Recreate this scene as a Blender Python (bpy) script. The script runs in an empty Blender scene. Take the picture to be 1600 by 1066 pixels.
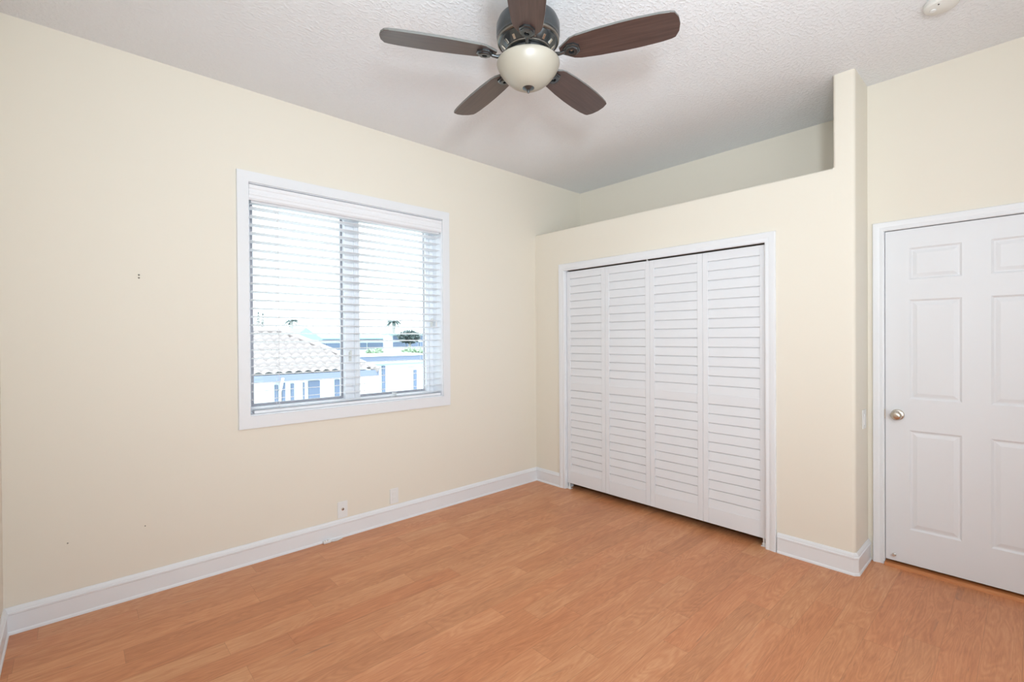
import bpy, bmesh, math, random
from mathutils import Vector, Matrix
random.seed(7)
PI = math.pi
D = bpy.data
S = bpy.context.scene
C = S.collection

# ------------------------------------------------------------------ camera
F_PX, YAW, PITCH, ROLL, CAM_Z = 744.778, 0.74308, -0.0059, -0.00625, 1.42
cd = D.cameras.new('camera'); cam = D.objects.new('camera', cd); C.objects.link(cam)
fw = Vector((math.sin(YAW) * math.cos(PITCH), math.cos(YAW) * math.cos(PITCH), math.sin(PITCH)))
rt = Vector((math.cos(YAW), -math.sin(YAW), 0)); up = rt.cross(fw)
r2 = rt * math.cos(ROLL) + up * math.sin(ROLL); u2 = -rt * math.sin(ROLL) + up * math.cos(ROLL)
m = Matrix((r2, u2, -fw)).transposed().to_4x4(); m.translation = Vector((0, 0, CAM_Z))
cam.matrix_world = m
cd.sensor_fit = 'HORIZONTAL'; cd.sensor_width = 36.0; cd.lens = F_PX / 1600 * 36.0
cd.clip_start = 0.02; cd.clip_end = 500
S.camera = cam

# ------------------------------------------------------------------ view, world, lights
S.view_settings.view_transform = 'Standard'
S.view_settings.look = 'None'
S.view_settings.gamma = 1
S.view_settings.use_curve_mapping = False
S.view_settings.exposure = -0.06

w = D.worlds.new('sky'); S.world = w; w.use_nodes = True
wn = w.node_tree; wn.nodes.clear()
wo = wn.nodes.new('ShaderNodeOutputWorld'); bg = wn.nodes.new('ShaderNodeBackground')
sk = wn.nodes.new('ShaderNodeTexSky'); sk.sky_type = 'HOSEK_WILKIE'; sk.turbidity = 8; sk.ground_albedo = 0.4
sk.sun_direction = Vector((-0.3, -0.6, 0.75)).normalized()
mixs = wn.nodes.new('ShaderNodeMix'); mixs.data_type = 'RGBA'; mixs.inputs[0].default_value = 0.75
mixs.inputs[7].default_value = (0.88, 0.95, 1.0, 1)
wn.links.new(sk.outputs[0], mixs.inputs[6]); wn.links.new(mixs.outputs[2], bg.inputs[0])
bg.inputs[1].default_value = 4.2
wn.links.new(bg.outputs[0], wo.inputs[0])


def area(name, loc, target, sx, sy, power, color=(1, 1, 1), shape='RECTANGLE', spread=PI):
    l = D.lights.new(name, 'AREA'); l.shape = shape; l.size = sx
    if shape == 'RECTANGLE': l.size_y = sy
    l.energy = power; l.color = color; l.spread = spread
    o = D.objects.new(name, l); C.objects.link(o); o.location = loc
    o.rotation_euler = (Vector(target) - Vector(loc)).to_track_quat('-Z', 'Y').to_euler()
    return o


# high sun on the houses outside; an added ceiling overhang keeps it off the added rear window
sl = D.lights.new('sun', 'SUN'); sl.energy = 3.0; sl.angle = 0.01; sl.color = (1, 0.97, 0.93)
so = D.objects.new('sun', sl); C.objects.link(so); so.rotation_euler = Vector((0.35, 0.45, -1.25)).to_track_quat('-Z', 'Y').to_euler()
# the photographer's flash just above the camera; the second lamp is added fill to brighten the ceiling
area('camera_flash', (0.06, 0.16, 1.76), (2.2, 2.1, 1.9), 0.12, 0.12, 13, (0.90, 0.96, 1.0), 'DISK')
area('ceiling_fill', (0.10, -0.35, 1.95), (2.3, 2.2, 3.0), 0.3, 0.3, 32, (0.81, 0.915, 1.0), 'DISK', math.radians(120))
# added fill lamp, set in the made-up window behind the camera
area('rear_fill', (1.15, -0.97, 1.45), (1.15, 3, 1.45), 2.1, 2.0, 9, (0.82, 0.92, 1.0))

# ------------------------------------------------------------------ materials


def mat(name, color, rough=0.5, metal=0.0, spec=0.5):
    mt = D.materials.new(name); mt.use_nodes = True
    b = mt.node_tree.nodes['Principled BSDF']
    b.inputs['Base Color'].default_value = (*color, 1); b.inputs['Roughness'].default_value = rough
    b.inputs['Metallic'].default_value = metal; b.inputs['Specular IOR Level'].default_value = spec
    return mt


def nodes(mt):
    return mt.node_tree, mt.node_tree.nodes, mt.node_tree.links, mt.node_tree.nodes['Principled BSDF']


def add_bump(mt, scale, strength, dist=0.002, detail=3, stretch=None, ramp=None):
    t, n, l, b = nodes(mt)
    tc = n.new('ShaderNodeTexCoord'); src = tc.outputs['Object']
    if stretch:
        mp = n.new('ShaderNodeMapping'); mp.inputs['Scale'].default_value = stretch
        l.new(src, mp.inputs[0]); src = mp.outputs[0]
    nz = n.new('ShaderNodeTexNoise'); nz.inputs['Scale'].default_value = scale; nz.inputs['Detail'].default_value = detail
    l.new(src, nz.inputs['Vector']); h = nz.outputs['Fac']
    if ramp:
        cr = n.new('ShaderNodeValToRGB'); cr.color_ramp.elements[0].position = ramp[0]; cr.color_ramp.elements[1].position = ramp[1]
        l.new(h, cr.inputs[0]); h = cr.outputs[0]
    bp = n.new('ShaderNodeBump'); bp.inputs['Strength'].default_value = strength; bp.inputs['Distance'].default_value = dist
    l.new(h, bp.inputs['Height']); l.new(bp.outputs[0], b.inputs['Normal'])
    return mt


M = {}
M['wall'] = add_bump(mat('cream_wall_paint', (0.805, 0.753, 0.655), 0.55, spec=0.3), 140, 0.12, 0.001)
M['ceiling'] = add_bump(mat('knockdown_ceiling', (0.83, 0.845, 0.868), 0.8, spec=0.2), 48, 0.45, 0.004, 4, (1, 1.4, 1), (0.48, 0.62))
M['trim'] = mat('white_trim_paint', (0.80, 0.812, 0.835), 0.38)
M['door'] = add_bump(mat('white_door_paint', (0.78, 0.79, 0.815), 0.45), 60, 0.12, 0.0012, 3, (1, 5, 0.35))
M['louver'] = mat('white_louver_paint', (0.78, 0.79, 0.815), 0.42)
M['blind'] = mat('white_blind_slats', (0.84, 0.845, 0.87), 0.45)
M['sash'] = mat('grey_sash', (0.36, 0.36, 0.40), 0.5)
M['vinyl'] = mat('white_vinyl', (0.88, 0.90, 0.94), 0.4)
M['plastic'] = mat('white_plastic', (0.80, 0.80, 0.79), 0.4)
M['cap'] = mat('smoke_plastic', (0.74, 0.73, 0.69), 0.5)
M['dark'] = mat('dark_socket', (0.03, 0.03, 0.03), 0.5)
M['track'] = mat('bronze_track', (0.10, 0.075, 0.06), 0.5)
M['nickel'] = mat('satin_nickel', (0.62, 0.57, 0.50), 0.24, 1.0)
M['brass'] = mat('steel_bracket', (0.66, 0.64, 0.60), 0.35, 1.0)
M['bronze'] = mat('dark_bronze', (0.10, 0.108, 0.112), 0.24, 0.85)
M['bronze_hi'] = mat('rubbed_bronze', (0.22, 0.20, 0.17), 0.3, 0.9)
M['bowl'] = mat('cream_glass', (0.36, 0.327, 0.268), 0.35)
M['cord'] = mat('blind_cord', (0.8, 0.8, 0.82), 0.7)

# glass: thin pane, see-through with a faint reflection
g = D.materials.new('clear_glass'); g.use_nodes = True
gt = g.node_tree; gt.nodes.clear()
go = gt.nodes.new('ShaderNodeOutputMaterial'); gm = gt.nodes.new('ShaderNodeMixShader'); gf = gt.nodes.new('ShaderNodeFresnel')
g1 = gt.nodes.new('ShaderNodeBsdfTransparent'); g2 = gt.nodes.new('ShaderNodeBsdfGlossy'); g2.inputs['Roughness'].default_value = 0.02
g1.inputs[0].default_value = (0.95, 0.98, 0.98, 1); gf.inputs[0].default_value = 1.25
gt.links.new(gf.outputs[0], gm.inputs[0]); gt.links.new(g1.outputs[0], gm.inputs[1]); gt.links.new(g2.outputs[0], gm.inputs[2]); gt.links.new(gm.outputs[0], go.inputs[0])
M['glass'] = g


def wood_floor():
    mt = mat('hardwood_planks', (0.6, 0.3, 0.15), 0.36, spec=0.4)
    t, n, l, b = nodes(mt)

    def math_(op, a, c=None):
        x = n.new('ShaderNodeMath'); x.operation = op
        for i, v in enumerate((a, c)):
            if v is None: continue
            if isinstance(v, (int, float)): x.inputs[i].default_value = v
            else: l.new(v, x.inputs[i])
        return x.outputs[0]
    tc = n.new('ShaderNodeTexCoord'); sp = n.new('ShaderNodeSeparateXYZ'); l.new(tc.outputs['Object'], sp.inputs[0])
    X, Y = sp.outputs[0], sp.outputs[1]
    yr = math_('DIVIDE', math_('SUBTRACT', Y, 0.024), 0.127)
    row = math_('FLOOR', yr); fy = math_('FRACT', yr)
    wr = n.new('ShaderNodeTexWhiteNoise'); wr.noise_dimensions = '1D'; l.new(row, wr.inputs['W'])
    xr = math_('ADD', math_('DIVIDE', X, 0.95), math_('MULTIPLY', wr.outputs['Value'], 9.0))
    col = math_('FLOOR', xr); fx = math_('FRACT', xr)
    idv = n.new('ShaderNodeCombineXYZ'); l.new(row, idv.inputs[0]); l.new(col, idv.inputs[1])
    wp = n.new('ShaderNodeTexWhiteNoise'); wp.noise_dimensions = '2D'; l.new(idv.outputs[0], wp.inputs['Vector'])
    pid = wp.outputs['Value']
    off = math_('MULTIPLY', pid, 37.0)

    def noise(sx, sy, scale, detail, dist):
        cv = n.new('ShaderNodeCombineXYZ')
        l.new(math_('ADD', math_('MULTIPLY', X, sx), off), cv.inputs[0]); l.new(math_('MULTIPLY', Y, sy), cv.inputs[1]); l.new(off, cv.inputs[2])
        nz = n.new('ShaderNodeTexNoise'); nz.inputs['Scale'].default_value = scale; nz.inputs['Detail'].default_value = detail; nz.inputs['Distortion'].default_value = dist
        l.new(cv.outputs[0], nz.inputs['Vector']); return nz.outputs['Fac']
    broad = noise(1.0, 5.0, 2.2, 3, 1.2)
    grain = noise(1.6, 17.0, 5.0, 6, 1.5)
    fine = noise(5.0, 60.0, 6.0, 3, 0.3)
    ring = noise(0.9, 6.0, 1.5, 1.5, 0.9)
    swirl = math_('ADD', math_('MULTIPLY', math_('SINE', math_('MULTIPLY', ring, 95.0)), 0.5), 0.5)
    fleck = noise(3.0, 34.0, 5.0, 2, 0.4)
    streak = noise(1.3, 14.0, 2.6, 4, 0.6)
    v = math_('ADD', math_('ADD', math_('MULTIPLY', pid, 0.20), 0.0), math_('ADD', math_('MULTIPLY', broad, 0.42), math_('ADD', math_('MULTIPLY', grain, 0.46), math_('ADD', math_('MULTIPLY', fine, 0.12), math_('MULTIPLY', swirl, 0.12)))))
    cr = n.new('ShaderNodeValToRGB'); e = cr.color_ramp.elements
    e[0].position = 0.34; e[0].color = (0.445, 0.165, 0.068, 1)
    e[1].position = 0.98; e[1].color = (0.735, 0.375, 0.190, 1)
    x1 = e.new(0.66); x1.color = (0.605, 0.255, 0.115, 1)
    l.new(v, cr.inputs[0])
    st = n.new('ShaderNodeValToRGB'); st.color_ramp.elements[0].position = 0.66; st.color_ramp.elements[1].position = 0.76
    st.color_ramp.elements[0].color = (0, 0, 0, 1); st.color_ramp.elements[1].color = (0.55, 0.55, 0.55, 1)
    l.new(streak, st.inputs[0])
    mx = n.new('ShaderNodeMix'); mx.data_type = 'RGBA'; l.new(st.outputs[0], mx.inputs[0]); l.new(cr.outputs[0], mx.inputs[6]); mx.inputs[7].default_value = (0.27, 0.125, 0.075, 1)
    # per-board tint (some boards redder, some tanner) and small dark flecks
    w3 = n.new('ShaderNodeTexWhiteNoise'); w3.noise_dimensions = '3D'; c3 = n.new('ShaderNodeCombineXYZ'); l.new(col, c3.inputs[0]); l.new(row, c3.inputs[1]); c3.inputs[2].default_value = 5.5
    l.new(c3.outputs[0], w3.inputs['Vector'])
    tn = n.new('ShaderNodeMix'); tn.data_type = 'RGBA'; l.new(w3.outputs['Value'], tn.inputs[0]); tn.inputs[6].default_value = (1.02, 0.965, 0.94, 1); tn.inputs[7].default_value = (0.99, 1.02, 1.03, 1)
    mt_ = n.new('ShaderNodeMix'); mt_.data_type = 'RGBA'; mt_.blend_type = 'MULTIPLY'; mt_.inputs[0].default_value = 1.0; l.new(mx.outputs[2], mt_.inputs[6]); l.new(tn.outputs[2], mt_.inputs[7])
    fk = n.new('ShaderNodeValToRGB'); fk.color_ramp.elements[0].position = 0.70; fk.color_ramp.elements[1].position = 0.78
    fk.color_ramp.elements[0].color = (0, 0, 0, 1); fk.color_ramp.elements[1].color = (0.5, 0.5, 0.5, 1); l.new(fleck, fk.inputs[0])
    mx = n.new('ShaderNodeMix'); mx.data_type = 'RGBA'; l.new(fk.outputs[0], mx.inputs[0]); l.new(mt_.outputs[2], mx.inputs[6]); mx.inputs[7].default_value = (0.20, 0.085, 0.045, 1)
    # joints between boards
    gy = math_('LESS_THAN', math_('MINIMUM', fy, math_('SUBTRACT', 1.0, fy)), 0.010)
    gx = math_('LESS_THAN', math_('MINIMUM', fx, math_('SUBTRACT', 1.0, fx)), 0.0012)
    gap = math_('MULTIPLY', math_('MAXIMUM', gy, gx), 0.28)
    m2 = n.new('ShaderNodeMix'); m2.data_type = 'RGBA'; l.new(gap, m2.inputs[0]); l.new(mx.outputs[2], m2.inputs[6]); m2.inputs[7].default_value = (0.22, 0.08, 0.03, 1)
    l.new(m2.outputs[2], b.inputs['Base Color'])
    bp = n.new('ShaderNodeBump'); bp.inputs['Strength'].default_value = 0.02; bp.inputs['Distance'].default_value = 0.002
    l.new(grain, bp.inputs['Height']); l.new(bp.outputs[0], b.inputs['Normal'])
    return mt


M['floor'] = wood_floor()


def wood(name, c0, c1, rough, axis_scale):
    mt = mat(name, c0, rough)
    t, n, l, b = nodes(mt)
    tc = n.new('ShaderNodeTexCoord'); mp = n.new('ShaderNodeMapping'); mp.inputs['Scale'].default_value = axis_scale
    nz = n.new('ShaderNodeTexNoise'); nz.inputs['Scale'].default_value = 4; nz.inputs['Detail'].default_value = 5; nz.inputs['Distortion'].default_value = 0.6
    cr = n.new('ShaderNodeValToRGB'); cr.color_ramp.elements[0].position = 0.3; cr.color_ramp.elements[1].position = 0.72
    cr.color_ramp.elements[0].color = (*c0, 1); cr.color_ramp.elements[1].color = (*c1, 1)
    l.new(tc.outputs['Object'], mp.inputs[0]); l.new(mp.outputs[0], nz.inputs['Vector']); l.new(nz.outputs['Fac'], cr.inputs[0]); l.new(cr.outputs[0], b.inputs['Base Color'])
    return mt


M['blade'] = wood('walnut_blade', (0.050, 0.027, 0.022), (0.088, 0.050, 0.040), 0.34, (1.2, 22, 8))
M['edge'] = mat('blade_edge_lit', (0.15, 0.15, 0.14), 0.4)  # lighter grey puts the flash light on the blade sides into colour
M['thresh'] = wood('cherry_threshold', (0.50, 0.17, 0.055), (0.62, 0.25, 0.09), 0.35, (20, 2, 8))
# outside
M['stucco'] = mat('pale_stucco', (0.80, 0.86, 0.86), 0.9)
M['roof'] = mat('pale_roof_tile', (0.34, 0.31, 0.31), 0.8)
M['fascia_shade'] = mat('grey_fascia_shade', (0.20, 0.24, 0.34), 0.8)  # dark tone paints in the shadow along the eaves
M['bluewin'] = mat('blue_window', (0.13, 0.18, 0.28), 0.4)
M['ground'] = add_bump(mat('pale_ground', (0.75, 0.77, 0.74), 0.9), 4, 0.2)
M['leaf'] = mat('pale_foliage', (0.085, 0.125, 0.125), 0.7)
M['leaf2'] = mat('hedge_foliage', (0.34, 0.46, 0.33), 0.7)
M['bark'] = mat('bark', (0.42, 0.41, 0.40), 0.8)
M['cyan_roof'] = mat('pale_green_roof', (0.26, 0.42, 0.44), 0.8)

# ------------------------------------------------------------------ mesh helpers


def finish(name, bm, m_, parent=None, smooth=None, loc=None):
    bmesh.ops.recalc_face_normals(bm, faces=bm.faces)
    me = D.meshes.new(name); bm.to_mesh(me); bm.free()
    if m_: me.materials.append(m_)
    if smooth is not None:
        for p in me.polygons: p.use_smooth = True
        me.set_sharp_from_angle(angle=math.radians(smooth))
    o = D.objects.new(name, me); C.objects.link(o)
    if loc: o.location = loc
    if parent: o.parent = parent
    return o


def box(bm, x0, x1, y0, y1, z0, z1, bev=0):
    v = [bm.verts.new((x, y, z)) for x in (x0, x1) for y in (y0, y1) for z in (z0, z1)]
    fs = [bm.faces.new([v[i] for i in q]) for q in ((0, 1, 3, 2), (4, 6, 7, 5), (0, 4, 5, 1), (2, 3, 7, 6), (0, 2, 6, 4), (1, 5, 7, 3))]
    if bev:
        es = list({e for f in fs for e in f.edges})
        bmesh.ops.bevel(bm, geom=es, offset=bev, segments=2, profile=0.5, affect='EDGES')
    return bm


def extrude_poly(bm, pts, vec):
    """closed polygon of 3D points pushed along vec"""
    a = [bm.verts.new(p) for p in pts]; b = [bm.verts.new(Vector(p) + Vector(vec)) for p in pts]
    bm.faces.new(a); bm.faces.new(b[::-1])
    for i in range(len(a)):
        j = (i + 1) % len(a); bm.faces.new((a[i], b[i], b[j], a[j]))
    return bm


def lathe(bm, prof, n=48, cx=0, cy=0, cz=0, axis='Z'):
    rings = []
    for (r, z) in prof:
        ring = []
        if r < 1e-6:
            ring = [bm.verts.new(_ax(axis, 0, 0, z, cx, cy, cz))]
        else:
            for k in range(n):
                a = 2 * PI * k / n; ring.append(bm.verts.new(_ax(axis, r * math.cos(a), r * math.sin(a), z, cx, cy, cz)))
        rings.append(ring)
    for A, B in zip(rings, rings[1:]):
        for k in range(n):
            j = (k + 1) % n
            if len(A) == 1 and len(B) == 1: continue
            if len(A) == 1: bm.faces.new((A[0], B[k], B[j]))
            elif len(B) == 1: bm.faces.new((A[k], A[j], B[0]))
            else: bm.faces.new((A[k], A[j], B[j], B[k]))
    return bm


def _ax(axis, a, b, c, cx, cy, cz):
    if axis == 'Z': return (cx + a, cy + b, cz + c)
    if axis == '-X': return (cx - c, cy + a, cz + b)
    if axis == '-Y': return (cx + a, cy - c, cz + b)


def tube(bm, pts, r, n=8):
    pts = [Vector(p) for p in pts]; rings = []
    for i, p in enumerate(pts):
        d = (pts[min(i + 1, len(pts) - 1)] - pts[max(i - 1, 0)]).normalized()
        a = d.orthogonal().normalized() if i == 0 else (rings_dir - d * rings_dir.dot(d)).normalized()
        rings_dir = a; c = d.cross(a)
        rr = r[i] if isinstance(r, (list, tuple)) else r
        rings.append([bm.verts.new(p + (a * math.cos(2 * PI * k / n) + c * math.sin(2 * PI * k / n)) * rr) for k in range(n)])
    for A, B in zip(rings, rings[1:]):
        for k in range(n):
            j = (k + 1) % n; bm.faces.new((A[k], A[j], B[j], B[k]))
    bm.faces.new(rings[0]); bm.faces.new(rings[-1][::-1])
    return bm


def sweep(bm, path, prof):
    """profile (out, z) swept along a floor path; out is to the LEFT of travel, mitred"""
    n = len(path); P = [Vector((p[0], p[1], 0)) for p in path]; rows = []
    for i in range(n):
        d0 = (P[i] - P[i - 1]).normalized() if i else (P[1] - P[0]).normalized()
        d1 = (P[i + 1] - P[i]).normalized() if i < n - 1 else d0
        n0 = Vector((-d0.y, d0.x, 0)); n1 = Vector((-d1.y, d1.x, 0)); b = (n0 + n1); b = b / max(b.dot(n0), 0.2)
        rows.append([bm.verts.new(P[i] + b * o + Vector((0, 0, z))) for (o, z) in prof])
    k = len(prof)
    for A, B in zip(rows, rows[1:]):
        for i in range(k):
            j = (i + 1) % k; bm.faces.new((A[i], A[j], B[j], B[i]))
    bm.faces.new(rows[0]); bm.faces.new(rows[-1][::-1])
    return bm


def tag(o, label=None, cat=None, group=None, kind=None):
    if label: o['label'] = label
    if cat: o['category'] = cat
    if group: o['group'] = group
    if kind: o['kind'] = kind
    return o


def struct(o, label, cat):
    return tag(o, label, cat, None, 'structure')


def empty(name, loc):
    o = D.objects.new(name, None); C.objects.link(o); o.location = loc; o.empty_display_size = 0.1
    return o


def B(): return bmesh.new()


# ------------------------------------------------------------------ dimensions
YW, XC, XN, XD, ZC = 3.350, 3.402, 4.105, 3.716, 3.001
XL, YB = -0.262, -1.0
LEDGE, YPE, YPP = 2.4425, 0.7015, 0.813
CY0, CY1, CZ1 = 1.200, 2.962, 2.052          # closet opening
WX0, WX1, WZ0, WZ1 = 0.818, 2.282, 0.938, 2.418   # window opening
DY0, DY1, DZ0, DZ1 = -0.201, 0.6125, 0.034, 2.064  # door slab

# ------------------------------------------------------------------ shell
bm = B(); box(bm, XL, XN + 0.1, YB, YW, -0.06, 0)
struct(finish('floor', bm, M['floor']), 'orange-brown hardwood plank floor', 'floor')
bm = B(); box(bm, XL - 0.1, XN + 0.1, YB - 1.8, YW + 0.25, ZC, ZC + 0.1)  # slab runs past the rear wall as an added overhang to block the sun
struct(finish('ceiling', bm, M['ceiling']), 'white knockdown-textured ceiling', 'ceiling')
bm = B()
box(bm, XL - 0.1, WX0, YW, YW + 0.25, -0.06, ZC); box(bm, WX1, XN + 0.1, YW, YW + 0.25, -0.06, ZC)
box(bm, WX0, WX1, YW, YW + 0.25, -0.06, WZ0); box(bm, WX0, WX1, YW, YW + 0.25, WZ1, ZC)
struct(finish('wall_north', bm, M['wall']), 'cream wall with the window in it', 'wall')
bm = B(); box(bm, XL - 0.1, XL, YB, YW, -0.06, ZC)
struct(finish('wall_west', bm, M['wall']), 'cream wall seen as a sliver at the far left edge', 'wall')
bm = B(); box(bm, XN, XN + 0.1, YPE, YW, 0, ZC)
struct(finish('wall_niche', bm, M['wall']), 'cream back wall of the ledge above the closet', 'wall')


def arc(cx, cy, r, a0, a1, n=6):
    return [(cx + r * math.cos(a0 + (a1 - a0) * i / n), cy + r * math.sin(a0 + (a1 - a0) * i / n)) for i in range(n + 1)]


R = 0.02
bm = B()
# pier right of the closet (plan outline, rounded outer corner), floor to ledge, then narrow pillar to ceiling
low = arc(XC + R, YPE + R, R, 1.5 * PI, PI) + [(XC, YPP), (XN, YPP), (XN, YPE)]
extrude_poly(bm, [(x, y, 0) for x, y in low], (0, 0, LEDGE))
hi = arc(XC + R, YPE + R, R, 1.5 * PI, PI) + arc(XC + 0.016, YPP - 0.016, 0.016, PI, PI / 2) + [(XN, YPP), (XN, YPE)]
extrude_poly(bm, [(x, y, LEDGE) for x, y in hi], (0, 0, ZC - LEDGE))
# pier left of the closet
box(bm, XC, XC + 0.11, CY1 + 0.007, YW, 0, CZ1 + 0.01); box(bm, XC, XC + 0.11, YPP, CY0 - 0.003, 0, CZ1 + 0.01)
# lintel with the ledge behind it, rounded front edge
r = 0.014
sec = [(XC, CZ1 + 0.01)] + [(XC + r - r * math.cos(a), LEDGE - r + r * math.sin(a)) for a in [PI / 2 * i / 5 for i in range(6)]] + [(XN, LEDGE), (XN, LEDGE - 0.09), (XC + 0.11, LEDGE - 0.09), (XC + 0.11, CZ1 + 0.01)]
extrude_poly(bm, [(x, YPP, z) for x, z in sec], (0, YW - YPP, 0))
struct(finish('wall_closet', bm, M['wall'], smooth=40), 'cream closet wall with a high ledge and a narrow pillar', 'wall')

bm = B()
box(bm, XD, XD + 0.12, DY1 + 0.02, YPE, 0, ZC); box(bm, XD, XD + 0.12, YB, DY0 - 0.02, 0, ZC); box(bm, XD, XD + 0.12, DY0 - 0.02, DY1 + 0.02, DZ1 + 0.02, ZC)
struct(finish('wall_east', bm, M['wall']), 'cream wall around the white six-panel door', 'wall')
# wall behind the camera with an added opening for the fill lamp
bm = B(); ax0, ax1, az0, az1 = 0.05, 2.25, 0.4, 2.5
box(bm, XL - 0.1, ax0, YB - 0.12, YB, -0.06, ZC); box(bm, ax1, XD + 0.12, YB - 0.12, YB, -0.06, ZC)
box(bm, ax0, ax1, YB - 0.12, YB, -0.06, az0); box(bm, ax0, ax1, YB - 0.12, YB, az1, ZC)
struct(finish('wall_south', bm, M['wall']), 'cream wall behind the viewer', 'wall')
bm = B()  # made-up window frame, added to go with the rear fill lamp
for q in ((ax0, ax0 + .06, az0, az1), (ax1 - .06, ax1, az0, az1), (ax0, ax1, az0, az0 + .06), (ax0, ax1, az1 - .06, az1), (1.12, 1.18, az0, az1)):
    box(bm, q[0], q[1], YB - 0.10, YB - 0.04, q[2], q[3])
struct(finish('added_window', bm, M['vinyl']), 'added white window frame around the fill lamp behind the viewer', 'window')
bm = B(); box(bm, XD + 0.13, XD + 0.16, YB, YPE, 0, ZC)
struct(finish('wall_hall', bm, M['wall']), 'wall beyond the closed door', 'wall')

# baseboards
prof = [(0, 0), (0.020, 0), (0.020, 0.004), (0.0185, 0.010), (0.0135, 0.016), (0.0135, 0.094), (0.0165, 0.098), (0.0165, 0.106), (0.0125, 0.110), (0.0115, 0.118), (0.007, 0.126), (0.004, 0.130), (0, 0.130)]
bm = B(); sweep(bm, [(XC, YW), (XL, YW)], prof)
struct(finish('baseboard_north', bm, M['trim'], smooth=25), 'white moulded baseboard under the window', 'baseboard')
bm = B(); sweep(bm, [(XL, YW), (XL, YB)], prof)
struct(finish('baseboard_west', bm, M['trim'], smooth=25), 'white baseboard at the far left edge', 'baseboard')
bm = B(); sweep(bm, [(XC, 3.028), (XC, YW)], prof)
struct(finish('baseboard_closet', bm, M['trim'], smooth=25), 'short white baseboard left of the closet', 'baseboard')
bm = B(); sweep(bm, [(XD, YPE), (XC + 0.012, YPE), (XC, YPE + 0.012), (XC, 1.128)], prof)
struct(finish('baseboard_pillar', bm, M['trim'], smooth=25), 'white baseboard wrapping the pillar between closet and door', 'baseboard')


# casings
def casing(name, plane, a0, a1, z1, wid, th, jamb, label):
    """three-sided colonial casing on an x=const wall: opening a0..a1 in y, top z1"""
    bm = B()
    pf = [(0, 0), (0, th * .55), (wid * .12, th * .75), (wid * .38, th * .62), (wid * .5, th * .8), (wid * .78, th), (wid * .94, th), (wid, th * .7), (wid, 0)]
    # path goes up the low-y side, across, down the high-y side
    rows = []
    for (y, z, dy, dz) in ((a0, 0, -1, 0), (a0, z1, -1, 1), (a1, z1, 1, 1), (a1, 0, 1, 0)):
        rows.append([bm.verts.new((plane - h, y + dy * o, z + dz * o)) for (o, h) in pf])
    k = len(pf)
    for A, Bq in zip(rows, rows[1:]):
        for i in range(k):
            j = (i + 1) % k; bm.faces.new((A[i], A[j], Bq[j], Bq[i]))
    bm.faces.new(rows[0]); bm.faces.new(rows[-1][::-1])
    for q in jamb: box(bm, *q)
    return struct(finish(name, bm, M['trim'], smooth=25), label, 'trim')


casing('trim_1', XC, CY0, CY1 + 0.003, CZ1 - 0.004, 0.066, 0.018,
       [(XC, XC + 0.11, CY0 - 0.004, CY0, 0, CZ1), (XC, XC + 0.11, CY1, CY1 + 0.008, 0, CZ1), (XC, XC + 0.03, CY0, CY1, CZ1, CZ1 + 0.01), (XC + 0.055, XC + 0.11, CY0, CY1, CZ1, CZ1 + 0.01)], 'white casing around the closet opening')
casing('trim_2', XD, DY0 - 0.003, DY1 + 0.006, DZ1 + 0.004, 0.056, 0.017,
       [(XD, XD + 0.12, DY1 + 0.003, DY1 + 0.020, 0, DZ1 + 0.02), (XD, XD + 0.12, DY0 - 0.02, DY0 - 0.003, 0, DZ1 + 0.02), (XD, XD + 0.12, DY0, DY1, DZ1 + 0.004, DZ1 + 0.02),
        (XD + 0.045, XD + 0.06, DY1 - 0.012, DY1 + 0.003, 0, DZ1), (XD + 0.045, XD + 0.06, DY0, DY1, DZ1 - 0.01, DZ1 + 0.004)], 'white casing around the six-panel door')
bm = B(); box(bm, XC + 0.03, XC + 0.055, CY0 + 0.01, CY1 - 0.01, CZ1 - 0.004, CZ1 + 0.01)
struct(finish('trim_3', bm, M['track']), 'brown track above the louvered closet doors', 'trim')
bm = B(); extrude_poly(bm, [(XD - 0.030, DY0 - 0.002, 0), (XD - 0.028, DY0 - 0.002, 0.008), (XD - 0.016, DY0 - 0.002, 0.017), (XD + 0.08, DY0 - 0.002, 0.018), (XD + 0.08, DY0 - 0.002, 0)], (0, DY1 - DY0 + 0.004, 0))
struct(finish('trim_4', bm, M['thresh']), 'reddish wooden threshold strip under the door', 'trim')

# ------------------------------------------------------------------ six-panel door
bm = B()
DX = XD + 0.002; DT = 0.035
ys = [DY0, DY0 + 0.115, DY0 + 0.348, DY1 - 0.348, DY1 - 0.115, DY1]
zs = [DZ0, 0.244, 0.848, 1.036, 1.637, 1.757, 1.949, DZ1]


def panel_face(bm, x, y0, y1, z0, z1):
    rings = [(0, 0), (0.006, 0.0045), (0.010, 0.0075), (0.017, 0.0075), (0.036, 0.0020), (0.038, 0.0020)]
    vs = [[bm.verts.new((x + d, a, b)) for a, b in ((y0 + i, z0 + i), (y1 - i, z0 + i), (y1 - i, z1 - i), (y0 + i, z1 - i))] for i, d in rings]
    for A, Bq in zip(vs, vs[1:]):
        for k in range(4):
            j = (k + 1) % 4; bm.faces.new((A[k], A[j], Bq[j], Bq[k]))
    bm.faces.new(vs[-1])


for i in range(5):
    for j in range(7):
        if i in (1, 3) and j in (1, 3, 5): panel_face(bm, DX, ys[i], ys[i + 1], zs[j], zs[j + 1])
        else: bm.faces.new([bm.verts.new((DX, a, b)) for a, b in ((ys[i], zs[j]), (ys[i + 1], zs[j]), (ys[i + 1], zs[j + 1]), (ys[i], zs[j + 1]))])
bmesh.ops.remove_doubles(bm, verts=bm.verts, dist=0.0002)
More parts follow.
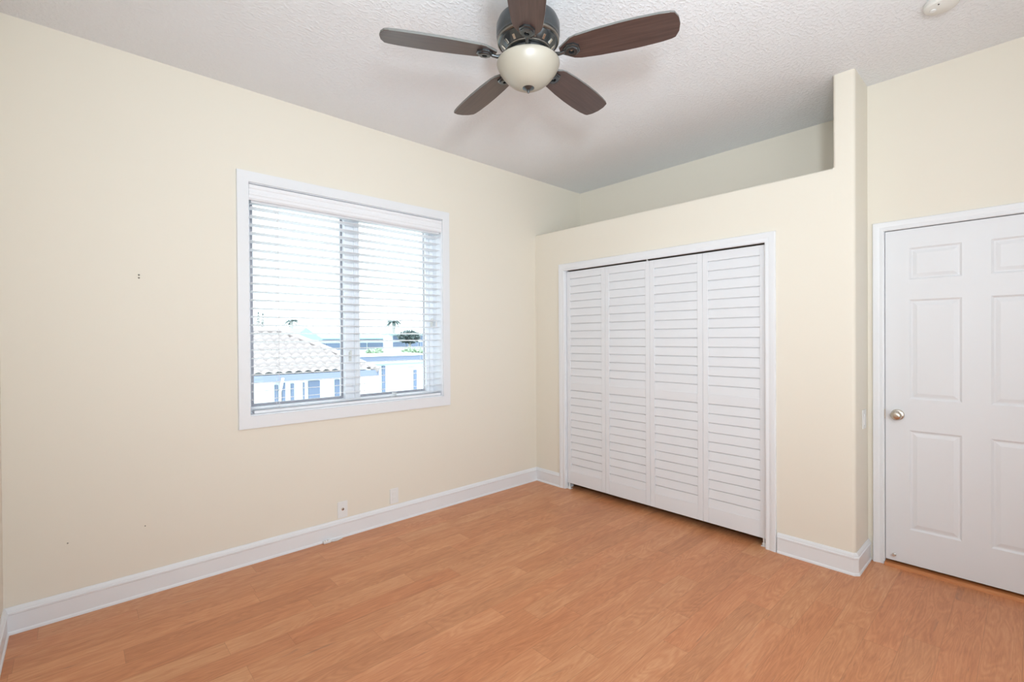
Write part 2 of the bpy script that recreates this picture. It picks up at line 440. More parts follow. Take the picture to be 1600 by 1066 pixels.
# sides and back
c4 = [(DY0, DZ0), (DY1, DZ0), (DY1, DZ1), (DY0, DZ1)]
for k in range(4):
    a, b = c4[k], c4[(k + 1) % 4]
    bm.faces.new([bm.verts.new(p) for p in ((DX, *a), (DX, *b), (DX + DT, *b), (DX + DT, *a))])
bm.faces.new([bm.verts.new((DX + DT, *p)) for p in c4])
door = struct(finish('door_1', bm, M['door']), 'white six-panel door with a satin nickel knob', 'door')
bm = B(); lathe(bm, [(0, 0), (0.033, 0), (0.033, 0.004), (0.029, 0.008), (0.014, 0.010), (0.012, 0.030), (0.018, 0.034), (0.026, 0.042), (0.0285, 0.052), (0.026, 0.061), (0.018, 0.067), (0.008, 0.0685), (0, 0.0685)], 32, DX, 0.553, 0.936, '-X')
tag(finish('knob', bm, M['nickel'], door, smooth=50), 'satin nickel round knob')
bm = B(); box(bm, DX - 0.004, DX + 0.02, DY1 - 0.0005, DY1 + 0.0035, 0.936 - 0.028, 0.936 + 0.028)
tag(finish('latch_plate', bm, M['nickel'], door), 'dark metal latch plate')
bm = B(); lathe(bm, [(0, 0), (0.010, 0), (0.010, 0.003), (0.006, 0.006), (0.006, 0.012), (0.008, 0.014), (0.0075, 0.020), (0, 0.021)], 20, DX, 0.570, 0.057 + 0.012, '-X')
tag(finish('bumper', bm, M['brass'], door, smooth=50), 'small metal door bumper')

# ------------------------------------------------------------------ louvered bifold closet doors
LX0, LT = XC + 0.020, 0.028
LZ0, LZ1 = 0.055, CZ1 - 0.013


def leaf_frame(wd):
    bm = B(); st = 0.040
    for (a, b, z0, z1) in ((0, st, LZ0, LZ1), (wd - st, wd, LZ0, LZ1), (st, wd - st, 1.973, LZ1), (st, wd - st, 0.931, 1.002), (st, wd - st, LZ0, 0.170)):
        box(bm, LX0, LX0 + LT, a, b, z0, z1, 0.0018)
    return bm


def louvers(wd, ztop, n, pitch):
    bm = B(); st = 0.038
    for k in range(n):
        zt, zb = ztop - pitch * k - 0.006, ztop - pitch * (k + 1)
        # slat cross-section: leans in at the top, lower edge proud, a narrow groove between slats
        s = [(LX0 + 0.002, zb + 0.0015), (LX0 + 0.0035, zb), (LX0 + 0.014, zb), (LX0 + 0.014, zt), (LX0 + 0.0095, zt), (LX0 + 0.008, zt - 0.0015)]
        extrude_poly(bm, [(x, st, z) for x, z in s], (0, wd - 2 * st, 0))
    box(bm, LX0 + 0.015, LX0 + 0.024, st, wd - st, ztop - pitch * n, ztop)
    return bm


lw = (CY1 - CY0 - 0.006 - 0.0045) / 4
protos = None


def bifold(name, y, label):
    global protos
    e = empty(name, (XC + 0.034, y + lw, 0)); struct(e, label, 'closet door')
    for k in range(2):
        yy = (y + k * (lw + 0.0015)) - (y + lw)
        if protos is None:
            a = finish('leaf', leaf_frame(lw), M['louver']); b = finish('louver_panel', louvers(lw, 1.973, 14, 0.0696), M['louver']); c = finish('louver_panel', louvers(lw, 0.931, 11, 0.0693), M['louver'])
            protos = (a, b, c)
        else:
            a, b, c = [p.copy() for p in protos]
            for q in (a, b, c): C.objects.link(q)
        a.parent = e; a.location = (-(XC + 0.034), yy, 0)
        for q in (b, c): q.parent = a; q.location = (0, 0, 0)
    return e


dR = bifold('door_2', CY0 + 0.003, 'pair of white louvered bifold leaves on the pillar side')
dL = bifold('door_3', CY0 + 0.003 + 2 * (lw + 0.0015), 'pair of white louvered bifold leaves on the window side')
for e, yb in ((dR, CY0 + 0.022), (dL, CY1 - 0.022)):
    bm = B(); box(bm, LX0 - 0.006, LX0 + 0.026, yb - 0.020, yb + 0.016, 0.0, 0.004); box(bm, LX0 - 0.004, LX0 + 0.022, yb - 0.021, yb - 0.017, 0, 0.03) if yb < 2 else box(bm, LX0 - 0.004, LX0 + 0.022, yb + 0.017, yb + 0.021, 0, 0.03)
    lathe(bm, [(0, 0.0), (0.012, 0.0), (0.012, 0.016), (0.007, 0.018), (0.007, 0.056), (0, 0.056)], 16, LX0 + 0.008, yb, 0.004)
    o = finish('pivot_bracket', bm, M['plastic'], e, smooth=40); o.location = -e.location
    tag(o, 'small pale floor pivot bracket')
bm = B(); lathe(bm, [(0, 0), (0.007, 0), (0.007, 0.02), (0, 0.02)], 12, LX0 + 0.014, CY0 + 0.003 + 2 * lw + 0.03, LZ1)
o = finish('top_guide', bm, M['plastic'], dL, smooth=40); o.location = -dL.location

# ------------------------------------------------------------------ window
win = empty('window_1', ((WX0 + WX1) / 2, YW, WZ0)); struct(win, 'white two-panel casement window with neighbouring houses outside', 'window')


def wpart(name, bm, m_, parent=None, label=None, smooth=None):
    o = finish(name, bm, m_, parent or win, smooth=smooth); o.location = -win.location if parent is None else (0, 0, 0)
    if label: o['label'] = label
    return o


bm = B(); y0, y1 = YW - 0.018, YW
cw = 0.068
o4 = [(WX0 - cw, WZ0 - 0.082), (WX1 + cw, WZ0 - 0.082), (WX1 + cw, WZ1 + cw), (WX0 - cw, WZ1 + cw)]; i4 = [(WX0, WZ0), (WX1, WZ0), (WX1, WZ1), (WX0, WZ1)]
ring4 = [[bm.verts.new((x, y, z)) for x, z in q] for q, y in ((o4, y1), ([(x + (0.002 if x < 1 else -0.002), z + (0.002 if z < 1 else -0.002)) for x, z in o4], y0), ([(x + (-0.002 if x < 1 else 0.002), z + (-0.002 if z < 1.2 else 0.002)) for x, z in i4], y0), (i4, y0 + 0.002), (i4, y1))]
for A, Bq in zip(ring4, ring4[1:] + ring4[:1]):
    for k in range(4):
        q = (k + 1) % 4; bm.faces.new((A[k], A[q], Bq[q], Bq[k]))
wpart('casing', bm, M['trim'])
bm = B()   # reveal lining and sill board
box(bm, WX0 - 0.002, WX0 + 0.004, YW - 0.002, YW + 0.25, WZ0, WZ1); box(bm, WX1 - 0.004, WX1 + 0.002, YW - 0.002, YW + 0.25, WZ0, WZ1)
box(bm, WX0, WX1, YW - 0.002, YW + 0.25, WZ1 - 0.004, WZ1 + 0.002); box(bm, WX0, WX1, YW - 0.002, YW + 0.25, WZ0 - 0.002, WZ0 + 0.005)
wpart('reveal', bm, M['vinyl'])
fy0, fy1 = YW + 0.135, YW + 0.225
xm = 1.557; mw = 0.057
bm = B()
box(bm, WX0, WX0 + 0.035, fy0, fy1, WZ0, WZ1); box(bm, WX1 - 0.035, WX1, fy0, fy1, WZ0, WZ1)
box(bm, WX0 + 0.035, WX1 - 0.035, fy0, fy1, WZ0, WZ0 + 0.035); box(bm, WX0 + 0.035, WX1 - 0.035, fy0, fy1, WZ1 - 0.035, WZ1)
box(bm, xm - mw, xm - mw + 0.04, fy0, fy0 + 0.044, WZ0 + 0.035, WZ1 - 0.035); box(bm, xm + mw - 0.04, xm + mw, fy0, fy0 + 0.044, WZ0 + 0.035, WZ1 - 0.035)
box(bm, xm - mw + 0.04, xm + mw - 0.04, fy0 + 0.012, fy1, WZ0 + 0.035, WZ1 - 0.035)
box(bm, WX1 - 0.06, WX1 - 0.035, fy0 + 0.02, fy0 + 0.044, WZ0 + 0.035, WZ1 - 0.035); box(bm, WX0 + 0.035, WX0 + 0.045, fy0 + 0.02, fy1, WZ0 + 0.035, WZ1 - 0.035)
wpart('frame', bm, M['vinyl'])
for (a, b) in ((WX0 + 0.046, xm - mw + 0.014), (xm + mw - 0.014, WX1 - 0.036)):
    bm = B(); s = 0.024; zz0, zz1 = WZ0 + 0.036, WZ1 - 0.036; q0, q1 = fy0 + 0.048, fy0 + 0.072
    box(bm, a, a + s, q0, q1, zz0, zz1); box(bm, b - s, b, q0, q1, zz0, zz1); box(bm, a + s, b - s, q0, q1, zz0, zz0 + 0.015); box(bm, a + s, b - s, q0, q1, zz1 - s, zz1)
    sa = wpart('sash', bm, M['sash'], None, 'grey inner sash frame')
    bm = B(); box(bm, a + s - .004, b - s + .004, q0 + 0.008, q0 + 0.012, zz0 + .011, zz1 - s + .004)
    wpart('pane', bm, M['glass'], sa)
bm = B(); box(bm, 1.86, 1.925, fy0 - 0.022, fy0, WZ0 + 0.004, WZ0 + 0.026, 0.006); tube(bm, [(1.905, fy0 - 0.018, WZ0 + 0.022), (1.90, fy0 - 0.04, WZ0 + 0.045), (1.865, fy0 - 0.042, WZ0 + 0.05)], [0.007, 0.006, 0.008])
wpart('crank', bm, M['plastic'], None, 'grey-white casement crank on the bottom frame', 40)
for (x, z) in ((1.535, 1.29), (WX1 - 0.022, 1.55)):
    bm = B(); box(bm, x - 0.010, x + 0.010, fy0 - 0.010, fy0, z - 0.035, z + 0.035, 0.003); box(bm, x - 0.006, x + 0.006, fy0 - 0.024, fy0 - 0.008, z - 0.004, z + 0.045, 0.003)
    wpart('lock_lever', bm, M['cap'], None, 'small sash lock lever')

# blind
bl = empty('window_blind', ((WX0 + WX1) / 2, YW + 0.05, WZ0)); tag(bl, 'white horizontal-slat blind with moulded valance hanging in the window', 'blind')


def bpart(name, bm, m_, label=None, smooth=None):
    o = finish(name, bm, m_, bl, smooth=smooth); o.location = -bl.location
    if label: o['label'] = label
    return o


BX0, BX1, BY = WX0 + 0.018, WX1 - 0.008, YW + 0.048
bm = B()
vp = [(0, 0), (-0.004, 0.004), (-0.010, 0.012), (-0.010, 0.028), (-0.013, 0.031), (-0.013, 0.047), (-0.010, 0.050), (-0.010, 0.064), (-0.015, 0.070), (-0.015, 0.086), (-0.010, 0.092), (0, 0.092)]
yv = YW + 0.004
extrude_poly(bm, [(WX0 + 0.004, yv + a, 2.309 + z * 1.08) for a, z in vp], (WX1 - WX0 - 0.008, 0, 0))
box(bm, WX0 + 0.004, WX0 + 0.010, yv, YW + 0.03, 2.309, 2.408)
bpart('valance', bm, M['blind'], None, 25)
bm = B(); box(bm, BX0 + 0.004, BX1 - 0.004, BY - 0.028, BY + 0.028, 2.298, 2.412)
bpart('headrail', bm, M['blind'])
n_sl, z_top, pit = 25, 2.268, 0.0538
SW, ST, TILT = 0.0625, 0.0026, math.radians(6.5)
proto = None
for k in range(n_sl):
    z = z_top - k * pit
    if proto is None:
        bm = B(); pts = []
        for i in range(7):
            u = -SW / 2 + SW * i / 6; pts.append((u, 0.0018 * (1 - (2 * u / SW) ** 2)))
        sec = [(u, h + ST / 2) for u, h in pts] + [(u, h - ST / 2) for u, h in pts[::-1]]
        cs, sn = math.cos(TILT), math.sin(TILT)
        sec = [(u * cs + h * sn, -u * sn + h * cs) for u, h in sec]
        extrude_poly(bm, [(BX0, a, h) for a, h in sec], (BX1 - BX0, 0, 0))
        o = proto = finish('slat', bm, M['blind'], bl, smooth=50)
    else:
        o = proto.copy(); C.objects.link(o); o.parent = bl
    o.location = Vector((0, BY, z)) - bl.location
bm = B(); box(bm, BX0 + 0.012, BX1, BY - 0.030, BY + 0.030, WZ0 + 0.006, WZ0 + 0.026, 0.003)
bpart('bottom_rail', bm, M['blind'])
for x in (1.0, 1.56, 2.115):
    bm = B()
    for dy in (-0.033, 0.033): tube(bm, [(x, BY + dy, 2.37), (x, BY + dy, WZ0 + 0.02)], 0.0009, 6)
    tube(bm, [(x + 0.006, BY, 2.37), (x + 0.006, BY, WZ0 + 0.02)], 0.0009, 6)
    for k in range(n_sl):
        zz = z_top - k * pit - 0.004; tube(bm, [(x, BY - 0.033, zz + 0.0035), (x, BY + 0.033, zz - 0.0035)], 0.0007, 5)
    bpart('ladder_cord', bm, M['cord'])
bm = B(); tube(bm, [(2.232, BY - 0.034, 2.37), (2.232, BY - 0.034, 1.56)], 0.0012, 6); lathe(bm, [(0, 0), (0.005, 0), (0.008, -0.03), (0.006, -0.04), (0, -0.04)], 12, 2.232, BY - 0.034, 1.56)
bpart('lift_cord', bm, M['cord'], None, 40)

# ------------------------------------------------------------------ ceiling fan
FX, FY = 1.549, 1.564
fan = empty('ceiling_fan', (FX, FY, ZC)); tag(fan, 'five-blade dark walnut ceiling fan with a cream glass bowl light', 'ceiling fan')


def fpart(name, prof, m_, parent=None, label=None, n=64, smooth=35):
    bm = B(); lathe(bm, [(r, z - ZC) for r, z in prof], n)
    o = finish(name, bm, m_, parent or fan, smooth=smooth)
    if label: o['label'] = label
    return o


fpart('canopy', [(0, ZC), (0.078, ZC), (0.078, 2.975), (0.070, 2.962), (0.045, 2.955), (0, 2.955)], M['bronze'])
fpart('downrod', [(0, 2.96), (0.030, 2.96), (0.030, 2.89), (0, 2.89)], M['bronze'])
hous = fpart('motor_housing', [(0, 2.900), (0.06, 2.900), (0.110, 2.890), (0.136, 2.874), (0.1455, 2.850), (0.1455, 2.806), (0.142, 2.800), (0.142, 2.793), (0.1435, 2.790), (0.138, 2.776), (0.130, 2.772), (0.126, 2.764), (0.098, 2.738), (0.094, 2.738), (0.094, 2.732), (0.060, 2.732), (0, 2.732)], M['bronze'])
fpart('accent_ring', [(0.1395, 2.779), (0.1425, 2.783), (0.1410, 2.776), (0.136, 2.773), (0.1395, 2.779)], M['bronze_hi'], hous)
fpart('accent_ring', [(0.094, 2.7395), (0.1005, 2.7405), (0.1000, 2.7350), (0.094, 2.7345), (0.094, 2.7395)], M['bronze_hi'], hous)
vent = None
for k in range(15):
    a = 2 * PI * k / 15
    if vent is None:
        bm = B(); box(bm, -0.011, 0.011, -0.006, 0.006, -0.0015, 0.0015, 0.001); vent = o = finish('vent_slot', bm, M['nickel'], hous)
    else:
        o = vent.copy(); C.objects.link(o); o.parent = hous
    mx4 = Matrix.Rotation(a, 4, 'Z') @ Matrix.Translation((0.1125, 0, 2.750 - ZC)) @ Matrix.Rotation(math.radians(-43), 4, 'Y')
    o.location = mx4.to_translation(); o.rotation_euler = mx4.to_euler()
fpart('flywheel', [(0, 2.734), (0.088, 2.734), (0.090, 2.728), (0.090, 2.716), (0.085, 2.710), (0.05, 2.708), (0, 2.708)], M['bronze'])
fpart('light_fitter', [(0, 2.712), (0.058, 2.712), (0.060, 2.700), (0.075, 2.692), (0.120, 2.688), (0.122, 2.682), (0, 2.682)], M['bronze'])
fpart('bowl_shade', [(0.128, 2.6895), (0.139, 2.688), (0.1440, 2.683), (0.1442, 2.676), (0.1405, 2.665), (0.1325, 2.648), (0.1195, 2.629), (0.103, 2.610), (0.082, 2.592), (0.058, 2.578), (0.031, 2.570), (0, 2.568)], M['bowl'], None, 'cream frosted glass bowl', 64, 60)
fpart('finial', [(0, 2.581), (0.026, 2.579), (0.030, 2.573), (0.026, 2.568), (0.014, 2.563), (0.007, 2.560), (0.0065, 2.554), (0.0045, 2.548), (0, 2.546)], M['bronze'], None, 'dark metal finial', 32)

BLZ = 2.706
bo = [(0.150, 0.018), (0.172, 0.030), (0.205, 0.057), (0.235, 0.066), (0.32, 0.073), (0.42, 0.0775), (0.50, 0.0775), (0.58, 0.074), (0.622, 0.070), (0.640, 0.064), (0.655, 0.036), (0.660, 0.0)]
out = bo + [(r_, -s_) for r_, s_ in bo[::-1][1:]]
bm = B(); extrude_poly(bm, [(r_, s_, 0) for r_, s_ in out], (0, 0, 0.010))
tb = [e for e in bm.edges if abs(e.verts[0].co.z - e.verts[1].co.z) < 1e-6]
bmesh.ops.bevel(bm, geom=tb, offset=0.0015, segments=1, affect='EDGES')
blade_me = None
PITCHB = math.radians(11)
for k in range(5):
    a = math.radians(152.4585 + 72 * k)
    if k == 0:
        b = finish('blade', bm, M['blade'], fan); blade_me = b
        b.data.materials.append(M['edge'])
        for p in b.data.polygons:
            if abs(p.normal.z) < 0.5: p.material_index = 1
        im = B()
        # arm from the flywheel, then a pierced teardrop ring under the blade root
        tube(im, [(0.075, 0, 0.014), (0.105, 0, 0.004), (0.128, 0, -0.008), (0.148, 0, -0.012), (0.165, 0, -0.010), (0.178, 0, -0.006)], [0.014, 0.012, 0.009, 0.008, 0.008, 0.0075], 10)
        N = 8
        for (ro, ri, z0, z1) in ((0.036, 0.015, -0.011, 0.000), (0.029, 0.012, -0.017, -0.010)):
            A = []
            for kk in range(N):
                t = 2 * PI * (kk + 0.5) / N
                A.append([im.verts.new((0.204 + rr * math.cos(t) * 1.08, rr * math.sin(t), zz)) for rr, zz in ((ro, z0 + 0.003), (ro, z1), (ri, z1), (ri, z0), (ro * 0.88, z0))])
            for kk in range(N):
                P, Q = A[kk], A[(kk + 1) % N]
                for i in range(5):
                    j = (i + 1) % 5; im.faces.new((P[i], P[j], Q[j], Q[i]))
        irn = finish('blade_iron', im, M['bronze'], b, smooth=30)
        sm = B(); lathe(sm, [(0, -0.010), (0.006, -0.009), (0.0075, -0.004), (0.0075, 0), (0, 0)], 12, 0.204, 0, 0)
        scr = finish('screw', sm, M['nickel'], b, smooth=50)
    else:
        b = blade_me.copy(); C.objects.link(b); b.parent = fan
        for src in (irn, scr):
            q = src.copy(); C.objects.link(q); q.parent = b
    b.location = (0, 0, BLZ - ZC)
    b.rotation_euler = (Matrix.Rotation(a, 3, 'Z') @ Matrix.Rotation(-PITCHB, 3, 'X')).to_euler()

# ------------------------------------------------------------------ small fittings
sd = empty('smoke_detector', (3.03, 0.285, ZC)); tag(sd, 'round off-white smoke detector on the ceiling near the door', 'smoke detector')
bm = B(); lathe(bm, [(0, 0), (0.062, 0), (0.066, -0.006), (0.066, -0.022), (0.060, -0.030), (0.044, -0.036), (0, -0.038)], 40); finish('body', bm, M['cap'], sd, smooth=30)
bm = B(); lathe(bm, [(0, -0.036), (0.012, -0.037), (0.012, -0.041), (0, -0.042)], 20, -0.012, 0.030); finish('test_button', bm, M['plastic'], sd, smooth=40)
bm = B(); lathe(bm, [(0, -0.030), (0.003, -0.031), (0.003, -0.037), (0, -0.037)], 10, -0.046, 0.006); finish('indicator', bm, M['dark'], sd, smooth=40)


def plate(name, x, z, label, cat):
    e = empty(name, (x, YW, z)); tag(e, label, cat)
    bm = B(); box(bm, -0.036, 0.036, -0.006, 0, -0.058, 0.058, 0.002); finish('cover_plate', bm, M['plastic'], e)
    return e


e = plate('cable_wall_plate', 1.411, 0.196, 'white wall plate with a small black cable jack above the baseboard', 'wall plate')
bm = B(); lathe(bm, [(0, 0.006), (0.010, 0.006), (0.010, 0.009), (0.006, 0.010), (0.0055, 0.016), (0, 0.016)], 16, 0, 0, 0.004, '-Y'); finish('jack', bm, M['nickel'], e, smooth=40)
bm = B(); lathe(bm, [(0, 0.0155), (0.0045, 0.0155), (0.0045, 0.0165), (0, 0.0165)], 12, 0, 0, 0.004, '-Y'); finish('jack_hole', bm, M['dark'], e)
for dz in (-0.042, 0.042):
    bm = B(); lathe(bm, [(0, 0.006), (0.003, 0.006), (0.002, 0.0075), (0, 0.0075)], 10, 0, 0, dz, '-Y'); finish('screw', bm, M['plastic'], e)
e = plate('power_outlet', 1.821, 0.200, 'white duplex power outlet nearest the closet above the baseboard', 'outlet')
for dz in (-0.020, 0.020):
    bm = B(); box(bm, -0.014, 0.014, -0.0078, -0.005, dz - 0.0135, dz + 0.0135, 0.001); f = finish('socket', bm, M['plastic'], e)
    bm = B(); box(bm, -0.0075, -0.0055, -0.0082, -0.007, dz - 0.002, dz + 0.006); box(bm, 0.0055, 0.0075, -0.0082, -0.007, dz - 0.002, dz + 0.006); finish('slots', bm, M['cap'], f)
e = empty('light_switch', (3.600, YPE, 0.905)); tag(e, 'white light switch on the pillar side beside the door', 'light switch')
bm = B(); box(bm, -0.040, 0.040, -0.006, 0, -0.058, 0.058, 0.002); finish('cover_plate', bm, M['plastic'], e)
bm = B(); box(bm, -0.017, 0.017, -0.010, -0.005, -0.033, 0.033, 0.002); finish('rocker', bm, M['plastic'], e)

e = empty('cable_end', (1.31, 3.312, 0)); tag(e, 'short white cable with a plug lying on the floor against the baseboard', 'cable')
bm = B(); box(bm, -0.052, 0.0, -0.010, 0.012, 0.001, 0.021, 0.005); finish('plug', bm, M['plastic'], e, smooth=40)
bm = B(); tube(bm, [(-0.004, 0.000, 0.008), (0.02, -0.006, 0.006), (0.045, -0.006, 0.0045), (0.07, 0.002, 0.0042), (0.085, 0.008, 0.0042)], 0.004, 10); finish('lead', bm, M['plastic'], e, smooth=60)
bm = B(); box(bm, -0.044, -0.038, -0.006, -0.002, 0.0205, 0.0235); box(bm, -0.026, -0.020, -0.006, -0.002, 0.0205, 0.0235); finish('prongs', bm, M['nickel'], e)
for nm, x, z, lab in (('wall_screw', 0.268, 1.784, 'upper of two tiny screws in the bare wall left of the window'), ('wall_screw', 0.268, 1.768, 'lower of two tiny screws in the bare wall left of the window'),
                      ('wall_nail', -0.033, 0.380, 'tiny nail low on the wall nearest the left corner'), ('wall_nail', 0.284, 0.383, 'tiny nail low on the wall below the two screws')):
    bm = B(); rr = 0.0045 if nm == 'wall_screw' else 0.003
    lathe(bm, [(0, 0), (rr, 0), (rr, 0.002), (rr * .6, 0.005), (0, 0.006)], 12, 0, 0, 0, '-Y')
    o = finish(nm, bm, M['bronze_hi'], smooth=40); o.location = (x, YW, z)
    tag(o, lab, 'screw' if nm == 'wall_screw' else 'nail', 'screws and nails in the window wall')

# ------------------------------------------------------------------ outside
GZ = -3.2
bm = B(); box(bm, -60, 90, 6, 160, GZ - 0.2, GZ)
struct(finish('ground', bm, M['ground']), 'bright ground between the houses outside', 'ground')

h = empty('neighbour_house', (3.0, 17.0, GZ)); tag(h, 'pale house with a barrel-tile hip roof outside the left window panel', 'house')


def hp(name, bm, m_, root, parent=None, smooth=None):
    o = finish(name, bm, m_, parent or root, smooth=smooth); o.location = -root.location if parent is None else (0, 0, 0); return o


bm = B(); box(bm, -6, 6.75, 14.3, 20.5, GZ, 0.36)
hw = hp('walls', bm, M['stucco'], h)
for (x0, x1, z0, z1) in ((4.11, 4.19, -0.6, 0.15), (4.30, 4.38, -0.6, 0.2), (4.54, 4.62, -0.6, 0.16), (4.88, 4.91, -0.6, 0.17), (5.03, 5.35, -0.4, 0.20), (5.81, 5.95, -0.4, 0.19)):
    bm = B(); box(bm, x0, x1, 14.24, 14.32, z0, z1); hp('window', bm, M['bluewin'], h)
# roof: front slope and right hip, S-tiles as real waves in courses
EX, EY, EZ, SL, RD = 7.12, 13.95, 0.40, 0.55, 2.25


def tile_slope(bm, origin, du, dv, ulen, rise, clip):
    nu, nv = int(ulen / 0.045), 9; rows = []
    for j in range(nv):
        for s in (0.0, 0.97):
            t = (j + s) / nv; row = []
            for i in range(nu + 1):
                u = ulen * i / nu; uu = clip(u, t)
                hgt = 0.075 * abs(math.sin(PI * uu / 0.26)) + (0.075 if s == 0 else 0.0)
                p = Vector(origin) + Vector(du) * uu + Vector(dv) * (t * RD) + Vector((0, 0, t * RD * SL + hgt)); row.append(bm.verts.new(p))
            rows.append(row)
    for A, Bq in zip(rows, rows[1:]):
        for i in range(nu): bm.faces.new((A[i], A[i + 1], Bq[i + 1], Bq[i]))


bm = B(); L_ = 12.5
tile_slope(bm, (EX, EY, EZ), (-1, 0, 0), (0, 1, 0), L_, SL, lambda u, t: max(u, t * RD))
tile_slope(bm, (EX, EY, EZ), (0, 1, 0), (-1, 0, 0), 7.0, SL, lambda u, t: min(max(u, t * RD), 7.0 - t * RD))
box(bm, EX - L_, EX - RD, EY + RD, EY + RD + 2.5, EZ + RD * SL - 0.15, EZ + RD * SL + 0.02)
roof = hp('roof', bm, M['roof'], h)
bm = B(); tube(bm, [(EX - 0.02, EY + 0.02, EZ + 0.05), (EX - RD, EY + RD, EZ + RD * SL + 0.07)], 0.10, 8); tube(bm, [(EX - RD, EY + RD, EZ + RD * SL + 0.06), (EX - L_, EY + RD, EZ + RD * SL + 0.06)], 0.10, 8)
hp('ridge_cap', bm, M['roof'], h, roof)
for o in (roof.children): o.location = (0, 0, 0)
bm = B(); box(bm, EX - L_, EX - 0.02, EY + 0.02, EY + 0.06, EZ - 0.13, EZ + 0.05); box(bm, EX - 0.06, EX - 0.02, EY, EY + 6.9, EZ - 0.13, EZ); box(bm, EX - L_, EX - 0.05, EY + 0.06, 14.35, EZ - 0.13, EZ - 0.11)
hp('fascia_shade', bm, M['fascia_shade'], h)
bm = B(); tube(bm, [(4.22, EY - 0.03, EZ - 0.05), (4.22, EY + 0.1, EZ - 0.25), (4.24, 14.24, EZ - 0.45), (4.24, 14.24, GZ)], 0.04, 8); hp('downpipe', bm, M['stucco'], h)

h2 = empty('white_house', (10, 17, GZ)); tag(h2, 'white flat-roofed house with two tall blue windows outside the right window panel', 'house')
bm = B(); box(bm, 7.6, 14, 16.0, 17.2, GZ, 0.46); hp('walls', bm, M['stucco'], h2)
bm = B(); box(bm, 7.5, 14.1, 15.85, 17.3, 0.46, 0.52); hp('roof', bm, M['cyan_roof'], h2)
for (x0, x1, z1) in ((8.24, 8.36, 0.44), (9.56, 9.67, 0.23)):
    bm = B(); box(bm, x0, x1, 15.93, 16.03, -0.7, z1); hp('window', bm, M['bluewin'], h2)

h3 = empty('villa', (13, 40, GZ)); tag(h3, 'distant long pale villa with dark blue window bands beyond the roofs', 'house')
bm = B(); box(bm, 13.3, 20.5, 38.5, 44, GZ, 1.42); hp('walls', bm, M['stucco'], h3)
bm = B(); extrude_poly(bm, [(13.1, 38.0, 1.42), (13.1, 38.0, 1.50), (13.1, 41, 1.85), (13.1, 44.3, 1.50), (13.1, 44.3, 1.42)], (7.6, 0, 0)); hp('roof', bm, M['cyan_roof'], h3)
for (x0, x1) in ((13.9, 14.9), (14.96, 16.1), (16.4, 17.6), (17.85, 18.41), (18.53, 20.1)):
    bm = B(); box(bm, x0, x1, 38.4, 38.55, 0.55, 1.10); hp('window', bm, M['bluewin'], h3)
bm = B(); box(bm, 13.6, 20.3, 38.4, 38.55, 1.31, 1.42); hp('fascia_shade', bm, M['fascia_shade'], h3)  # dark strip drawn as the shadow line under the villa eaves

h4 = empty('gable_house', (11.5, 36, GZ)); tag(h4, 'distant house with a pale green pointed gable roof', 'house')
bm = B(); box(bm, 11.5, 12.9, 34.5, 37, GZ, 1.7); hp('walls', bm, M['stucco'], h4)
bm = B(); extrude_poly(bm, [(11.2, 34.2, 1.62), (11.95, 34.2, 2.24), (13.05, 34.2, 1.45), (13.05, 34.2, 1.35), (11.2, 34.2, 1.50)], (0, 3, 0)); hp('roof', bm, M['cyan_roof'], h4)

h5 = empty('terrace_house', (20, 33, GZ)); tag(h5, 'distant house with two dark window rows outside the right window panel', 'house')
bm = B(); box(bm, 17.1, 24, 32.0, 32.9, GZ, 1.72); hp('walls', bm, M['stucco'], h5)
bm = B(); box(bm, 17.0, 24.2, 31.7, 33.0, 1.72, 1.80); hp('roof', bm, M['cyan_roof'], h5)
for x0 in (17.4, 18.5, 19.6):
    bm = B(); box(bm, x0, x0 + 1.0, 31.9, 32.05, 0.78, 1.17); hp('window', bm, M['bluewin'], h5)
    bm = B(); box(bm, x0, x0 + 1.0, 31.9, 32.05, 1.32, 1.64); hp('window', bm, M['bluewin'], h5)

w5 = empty('carport', (17, 24, GZ)); tag(w5, 'low open carport with a dark shaded front beyond the white house', 'carport')
bm = B(); box(bm, 11.2, 15.6, 24.0, 27, 0.20, 0.48); hp('fascia_shade', bm, M['fascia_shade'], w5)
bm = B(); box(bm, 11.1, 15.7, 23.9, 27.1, 0.48, 0.55); hp('roof', bm, M['stucco'], w5)
for x in (11.3, 13.4, 15.3):
    bm = B(); box(bm, x, x + 0.15, 24.1, 24.25, GZ, 0.20); hp('post', bm, M['stucco'], w5)


def leaf_blob(bm, c, rx, ry, rz, n, s, rnd):
    for _ in range(n):
        d = Vector((rnd.gauss(0, 1), rnd.gauss(0, 1), rnd.gauss(0, 1))).normalized() * (rnd.random() ** 0.4)
        p = Vector(c) + Vector((d.x * rx, d.y * ry, d.z * rz))
        a = Vector((rnd.gauss(0, 1), rnd.gauss(0, 1), rnd.gauss(0, 1))).normalized(); b = a.orthogonal().normalized(); q = s * (0.6 + 0.8 * rnd.random())
        bm.faces.new([bm.verts.new(p + v) for v in (a * q, b * q * 0.6, -a * q, -b * q * 0.6)])


rnd = random.Random(3)


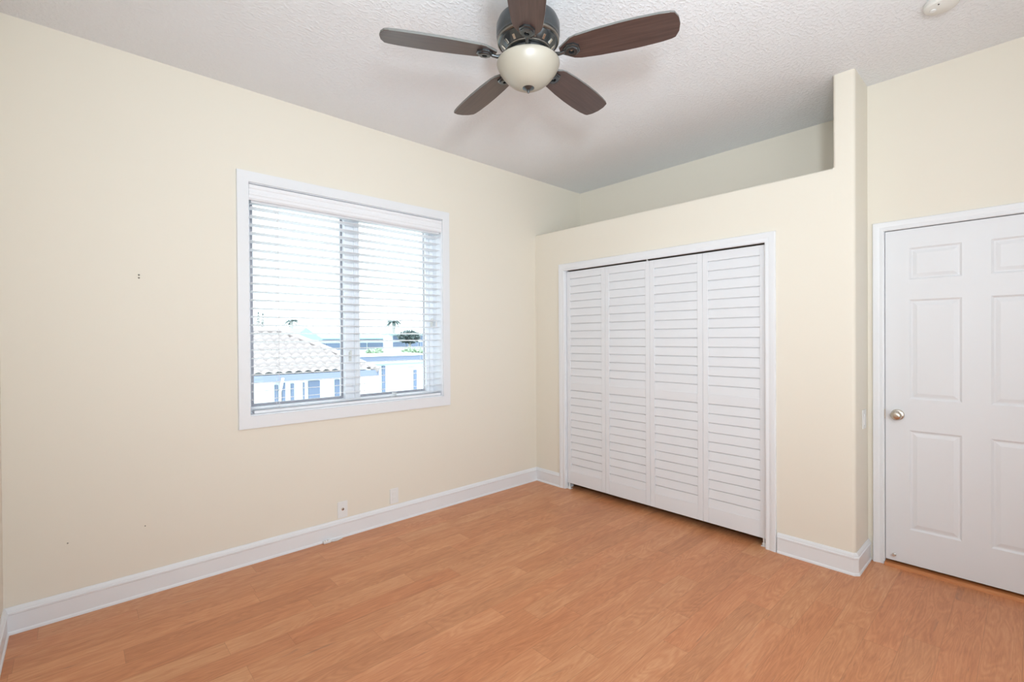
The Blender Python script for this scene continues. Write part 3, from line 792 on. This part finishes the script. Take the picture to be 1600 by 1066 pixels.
def palm(x, y, zt, sz, label):
    e = empty('palm_tree', (x, y, GZ)); tag(e, label, 'palm', 'palms beyond the roofs')
    bm = B(); tube(bm, [(0, 0, 0), (0.1, 0, (zt - GZ) * .5), (0, 0, zt - GZ)], [0.22, 0.16, 0.13], 8); finish('trunk', bm, M['bark'], e, smooth=60)
    bm = B()
    for k in range(15):
        a = 2 * PI * k / 15 + rnd.random() * 0.3; el = rnd.uniform(-0.2, 0.9); prev = None
        for i in range(7):
            t = i / 6; rr = sz * t; zz = zt - GZ + sz * (math.sin(el) * t - 0.75 * t * t); wd = sz * 0.19 * math.sin(PI * min(1, t * 0.9 + 0.1)); th = a + PI / 2
            p = Vector((math.cos(a) * rr, math.sin(a) * rr, zz)); s_ = Vector((math.cos(th), math.sin(th), -0.35)) * wd
            cur = (bm.verts.new(p + s_), bm.verts.new(p - s_))
            if prev: bm.faces.new((prev[0], prev[1], cur[1], cur[0]))
            prev = cur
    finish('crown', bm, M['leaf'], e)


palm(22.1, 40.5, 3.05, 0.85, 'palm standing above the two dark window rows outside the right window panel')
palm(14.9, 46.5, 3.1, 0.7, 'small palm rising over the villa roof outside the left window panel')
palm(20.6, 46.5, 2.35, 0.55, 'lowest small palm just over the villa roof outside the right window panel')
for x, y, zt, lab in ((10.40, 40, 3.53, 'taller of two slim conifers on the skyline at the left window edge'), (10.72, 40, 3.44, 'shorter of two slim conifers on the skyline at the left window edge')):
    e = empty('conifer', (x, y, GZ)); tag(e, lab, 'tree', 'conifers on the skyline')
    bm = B(); tube(bm, [(0, 0, 0), (0, 0, zt - GZ - 0.4)], 0.08, 6); finish('trunk', bm, M['bark'], e)
    bm = B()
    for k in range(5): leaf_blob(bm, (0, 0, zt - GZ - 0.95 + k * 0.22), 0.15 - 0.025 * k, 0.15 - 0.025 * k, 0.10, 50, 0.045, rnd)
    finish('crown', bm, M['leaf'], e)
for x, y, zc, rx, rz, nm, lab, mk in ((18.0, 30.6, 1.55, 0.85, 0.48, 'bushy_tree', 'bushy dark tree before the two dark window rows', 'leaf'),
                                       (18.9, 37.2, 0.36, 1.2, 0.25, 'shrub', 'pale green shrub beneath the villa windows', 'leaf2'), (18.2, 29.6, 0.60, 1.5, 0.2, 'shrub', 'pale green shrub beneath the two dark window rows', 'leaf2')):
    e = empty(nm, (x, y, GZ)); tag(e, lab, 'tree' if mk == 'leaf' else 'shrub')
    bm = B(); tube(bm, [(0, 0, 0), (0, 0, zc - GZ)], 0.10, 6); finish('trunk', bm, M['bark'], e)
    bm = B(); leaf_blob(bm, (0, 0, zc - GZ), rx, 0.8, rz, 900, 0.12, rnd); finish('crown', bm, M[mk], e)
